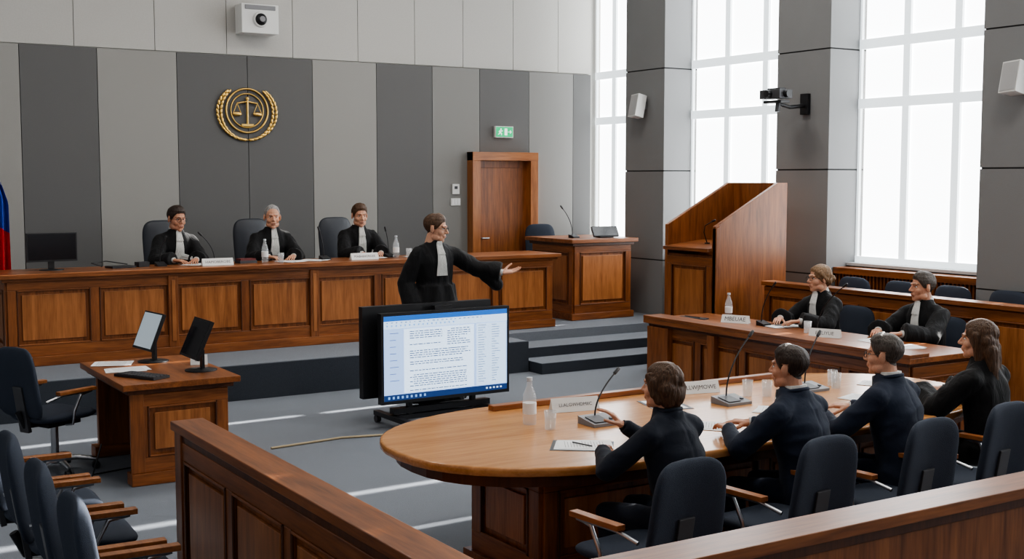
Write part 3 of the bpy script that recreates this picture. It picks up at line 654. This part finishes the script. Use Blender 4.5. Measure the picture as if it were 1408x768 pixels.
def person(name,x,y,z,face,kind='robe',seated=True,lean=.12,yaw=0,pitch=0,roll=0,hair=H_dk,style='short',glasses=False,fem=False,skin=skinm,
           wr=((-.11,-.42,.78),(.11,-.42,.78)),hd=((.55,-.85,0),(-.55,-.85,0)),pn=((0,0,-1),(0,0,-1)),curl=(.35,.35),poles=((-.7,.3,-.6),(.7,.3,-.6)),cl=None,bib=True,H=1.0,seed=0,hs=1.0):
    mb=MB(); th=math.atan2(face[0],-face[1]); B=Tr(x,y,z,th)@Matrix.Scale(H,4); mb.M=B
    cm=cl or (robe if kind=='robe' else suit); k=.88 if fem else 1.0
    pz=.55 if seated else 1.05
    p=MB(); rb=kind=='robe'
    def LZ(h): return -lean*h
    if rb: prof=[(-.10,.167,.127),(0,.187,.142),(.12,.175,.13),(.25,.185,.135),(.36,.195,.137),(.42,.185,.125),(.48,.145,.10),(.53,.10,.082),(.572,.073,.070)]
    else: prof=[(-.13,.185,.14),(0,.192,.145),(.12,.178,.132),(.25,.190,.14),(.36,.205,.145),(.42,.192,.13),(.48,.148,.105),(.53,.10,.084),(.566,.075,.071)]
    p.loftc([[V((k*rx*math.cos(2*math.pi*j/28),LZ(h)+.005+ry*math.sin(2*math.pi*j/28),pz+h)) for j in range(28)] for h,rx,ry in prof])
    p.ell((0,LZ(.53)+.05,pz+.53),(.065*k,.045,.045))
    Sh=[V((s_*(.178 if rb else .188)*k,LZ(.46)+.01,pz+.435)) for s_ in (-1,1)]
    nk=V((0,LZ(.53)+.015,pz+.515))
    la,lf=.29,.255; joints=[]
    for i,s_ in enumerate((-1,1)):
        S=Sh[i]; E_,Wp=ik(S,wr[i],la,lf,poles[i]); joints.append((S,E_,Wp))
        p.cap(nk,S,.056,.070); 
        u=(Wp-E_).normalized()
        if rb:
            p.cap(S,E_,.078,.08); end=Wp-u*.02
            p.cyl(E_-u*.03,end,.074,.098,seg=18,shared=True); p.cap(E_,E_+V((0,0,-.02)),.075,.07)
            m1=E_.lerp(Wp,.35)+V((0,0,-.05)); m2=Wp-u*.06+V((0,0,-.065 if seated else -.12)); 
            if not seated: p.cap(m1,m2,.065,.065)
            else: p.cap(m1,m2,.05,.04)
        else:
            p.cap(S,E_,.074*k,.062*k); p.cap(E_,Wp-u*.10,.062*k,.050); p.cyl(Wp-u*.12,Wp-u*.012,.049,.043,seg=16,shared=True)
    if seated:
        for s_ in (-1,1):
            hp=V((s_*.09,0,pz-.02)); kn=V((s_*.115,-.43,.50)); an=V((s_*.115,-.40,.11))
            e=.012 if rb else 0
            p.cap(hp,kn,.088*k+e*1.2,.062+e*2); 
            if rb: p.cap(kn,V((s_*.11,-.40,.20)),.075,.085)
            else: p.cap(kn,an,.062,.046)
        if rb: p.cap((0,-.08,pz-.03),(0,-.38,.49),.09,.08); p.cap((0,-.41,.46),(0,-.40,.2),.09,.09); p.ell((0,.02,pz-.04),(.2*k,.16,.07))
        else: p.ell((0,.01,pz-.02),(.195*k,.15,.10))
    else:
        if rb:
            p.loftc([[V(((rx*(1+.05*math.sin(j*1.57+seed)))*math.cos(2*math.pi*j/32),.0+(ry*(1+.06*math.sin(j*1.57+seed)))*math.sin(2*math.pi*j/32),zz)) for j in range(32)] for zz,rx,ry in ((.10,.31,.26),(.4,.28,.23),(.8,.255,.20),(1.05,.23,.175),(1.2,.20,.15))])
        for s_ in (-1,1): p.cap((s_*.1,0,1.0),(s_*.12,.0,.52),.09,.065); p.cap((s_*.12,0,.52),(s_*.125,.02,.10),.065,.048)
    vs,fs,ns=remesh(p,.0115,4)
    out=[]
    for v,n in zip(vs,ns):
        if rb:
            a_=noise.noise(V((v.x*11+seed*3.1,v.y*11,v.z*2.6))); c_=noise.noise(V((v.x*5+9+seed,v.y*5,v.z*14)))
            out.append(v+n*.014*((1-2.2*abs(a_))*.6+c_*.35-.25))
        else:
            a_=noise.noise(V((v.x*5+seed*3.1,v.y*5,v.z*5))); c_=noise.noise(V((v.x*6+v.z*5+seed,v.y*6,v.z*9)))
            w_=v+n*(.010*a_+.007*(1-2.5*abs(c_)))
            if v.y>LZ(v.z-pz)+.06 and abs(v.x)<.006 and v.z<pz+.5: w_=w_-n*.004
            out.append(w_)
    mb.add(out,fs,cm,True); bvh=BVHTree.FromPolygons(out,fs)
    for s_ in (-1,1):
        fx=s_*.115; fy=-.40 if seated else .01
        q=MB(); q.cap((fx,fy+.03,.045),(fx+s_*.015,fy-.13,.035),.042,.034); q.cap((fx,fy,.05),(fx,fy,.12),.042,.04); q.ell((fx+s_*.015,fy-.13,.03),(.045,.06,.03))
        a,f_,n_=remesh(q,.009,2); mb.add([V((v.x,v.y,max(v.z,.004))) for v in a],f_,blk,True)
    for i in range(2):
        S,E_,Wp=joints[i]; add_hand(mb,Wp,hd[i],pn[i],i==0,curl[i],skin,sc=.92 if fem else 1.0)
        u=(Wp-E_).normalized(); mb.cyl(Wp-u*.06,Wp+u*.002,.031,.031,whc if not (fem and not bib) else cm,14)
    hc=V((0,LZ(.62)-.022,pz+.668+(hs-1)*.08))
    Mh=Matrix.Translation(hc)@Matrix.Rotation(yaw,4,'Z')@Matrix.Rotation(pitch,4,'X')@Matrix.Rotation(roll,4,'Y')@Matrix.Scale(hs,4)
    make_head(mb,Mh,skin,hair,style,glasses,fem,seed)
    cb=V((0,LZ(.55)+.016,pz+.548))
    if rb and bib: mb.cyl(cb,cb+V((0,-.010,.036)),.071*k,.062*k*hs,whc,24)
    elif not rb and bib:
        mb.cyl(cb+V((0,0,-.02)),cb+V((0,-.004,.034)),.066*k,.0605*k*hs,whc,24)
    if not rb:
        mb.tube([cb+V((.074*k*math.cos(a),.066*math.sin(a)-.004,.004+.014*math.sin(a))) for a in [2*math.pi*i/24 for i in range(25)]],.012,cm,8)
    def drape(w0,w1,Lz,mat,pl,off,ztop=.55,rows=16,cols=12):
        g=[]
        for r in range(rows+1):
            t=r/rows; zz=pz+ztop-Lz*t; w=w0+(w1-w0)*t; row=[]
            for c in range(cols+1):
                xx=(c/cols-.5)*w; h_=bvh.ray_cast(V((xx*.6,-1,zz)),V((0,1,0)))
                yy=(h_[0].y if h_[0] is not None else LZ(.5)-.07)
                yy=min(yy,LZ(zz-pz)-.072)
                row.append(V((xx,yy-off-(pl if c%2 else 0)*(.4+t),zz)))
            g.append(row)
        vs_=[v for r_ in g for v in r_]; n_=cols+1; nn=len(vs_)
        vs_+= [v+V((0,.006,0)) for v in vs_]
        f_=[]
        for r in range(rows):
            for c in range(cols):
                a=r*n_+c; f_.append((a,a+n_,a+n_+1,a+1)); f_.append((nn+a,nn+a+1,nn+a+n_+1,nn+a+n_))
        mb.add(vs_,f_,mat,False)
    if bib:
        if rb: drape(.055,.115,.31,whc,.008,.010); drape(.05,.08,.12,whc,.006,.018,.56)
        else: drape(.12,.02,.26,whc,0,.004); (None if fem else drape(.03,.045,.27,tiem,0,.010))
    return mb.build(name)
D2=((.55,-.85,-.06),(-.55,-.85,-.06))
person('seated_judge',4.04,13.58,JZ,(.12,-1),lean=.16,yaw=.12,pitch=.14,hair=H_dk,glasses=True,skin=skin2,wr=((-.17,-.43,.795),(.07,-.45,.795)),seed=1,hs=1.16,H=1.0,hd=D2)
person('seated_judge',5.18,13.58,JZ,(-.02,-1),lean=.12,yaw=-.2,pitch=.05,hair=H_gr,style='receding',wr=((-.16,-.42,.795),(.12,-.44,.795)),seed=2,hs=1.16,hd=D2)
person('seated_judge',6.28,13.58,JZ,(.0,-1),lean=.14,yaw=-.1,pitch=.12,hair=H_br,wr=((-.12,-.44,.795),(.12,-.44,.795)),seed=3,hs=1.16,hd=D2)
person('standing_advocate',5.50,10.15,0.003,(.05,-1),seated=False,lean=.02,yaw=.75,pitch=.12,hair=H_br,glasses=True,hs=1.1,
   wr=((-.26,-.05,.99),(.60,-.27,1.30)),hd=((0,-.1,-1),(.9,-.35,.12)),pn=((1,0,0),(.1,-.35,.92)),curl=(.5,.22),poles=((-.5,.6,-.3),(.1,.6,-1)),seed=4)
person('seated_advocate',8.85,8.36,0.01,(-1,.05),lean=.14,yaw=-.25,pitch=0,hair=H_ml,style='tied',fem=True,glasses=True,wr=((-.15,-.46,.85),(.14,-.48,.85)),seed=5,hs=1.1,hd=D2)
person('seated_advocate',8.92,7.22,0.01,(-1,.05),lean=.10,yaw=-.35,pitch=0,hair=H_sg,skin=skin2,wr=((-.15,-.46,.85),(.14,-.48,.85)),seed=6,hs=1.1,hd=D2)
person('seated_woman',3.90,4.62,0,(-.2,1),kind='suit',cl=suitd,fem=True,lean=.2,yaw=.2,hair=H_br,style='bob',wr=((-.02,-.44,.97),(.14,-.44,.855)),hd=((.5,-.5,.7),(-.8,-.6,0)),poles=((-.7,.1,-.6),(.8,.1,-.6)),seed=7,bib=False,hs=1.06,H=.945)
person('seated_man',4.82,4.66,0,(-.2,1),kind='suit',lean=.2,yaw=.15,hair=H_dk,skin=skin2,wr=((-.06,-.46,.855),(.16,-.45,.855)),seed=8,hs=1.06,H=.955)
person('seated_man',5.60,4.68,0,(-.2,1),kind='suit',lean=.2,yaw=.25,hair=H_sg,skin=skinm,glasses=True,wr=((-.12,-.45,.855),(.2,-.45,.855)),seed=9,hs=1.06,H=.96)
person('seated_woman',6.48,4.76,0,(-.1,1),kind='robe',fem=True,lean=.12,yaw=.4,hair=H_br,style='long',wr=((-.12,-.42,.855),(.14,-.42,.855)),seed=10,bib=False,hs=1.06,H=.98)
# ------------------------------------------------------------------ lights
wd=bpy.data.worlds.new('w'); bpy.context.scene.world=wd; wd.use_nodes=True
wd.node_tree.nodes['Background'].inputs[0].default_value=(.95,.97,1,1); wd.node_tree.nodes['Background'].inputs[1].default_value=.47
s=bpy.data.lights.new('sun','SUN'); s.energy=32; s.angle=math.radians(.6); s.color=(1,.97,.92)
so=bpy.data.objects.new('sun',s); bpy.context.collection.objects.link(so); so.location=(20,9,12)
so.rotation_euler=V((-1,-.03,-.47)).to_track_quat('-Z','Y').to_euler()
for (cx,cy) in ((3,5),(3,10.5),(7.5,5),(7.5,10.5)):
    b=MB(); b.box(cx-.6,cx+.6,cy-.6,cy+.6,CEIL-.05,CEIL-.002,wht); b.build('added_fill_housing',.01)  # unseen housing added to carry the fill light
    l=bpy.data.lights.new('added_ceiling_fill','AREA'); l.energy=92; l.size=1.1; l.color=(1,.95,.88)  # unseen area light added to brighten the room from above
    o=bpy.data.objects.new('added_ceiling_fill',l); o.location=(cx,cy,CEIL-.06); bpy.context.collection.objects.link(o)
try: bpy.context.scene.view_settings.look='AgX - Medium High Contrast'
except Exception as e: print('look',e)
# ------------------------------------------------------------------ camera
c=bpy.data.cameras.new('camera'); c.sensor_width=36; c.lens=1680/1408*36
co=bpy.data.objects.new('camera',c); bpy.context.collection.objects.link(co); co.location=(0,0,2.2)
co.rotation_euler=(math.radians(90-4.73),0,math.radians(-32.1)); bpy.context.scene.camera=co
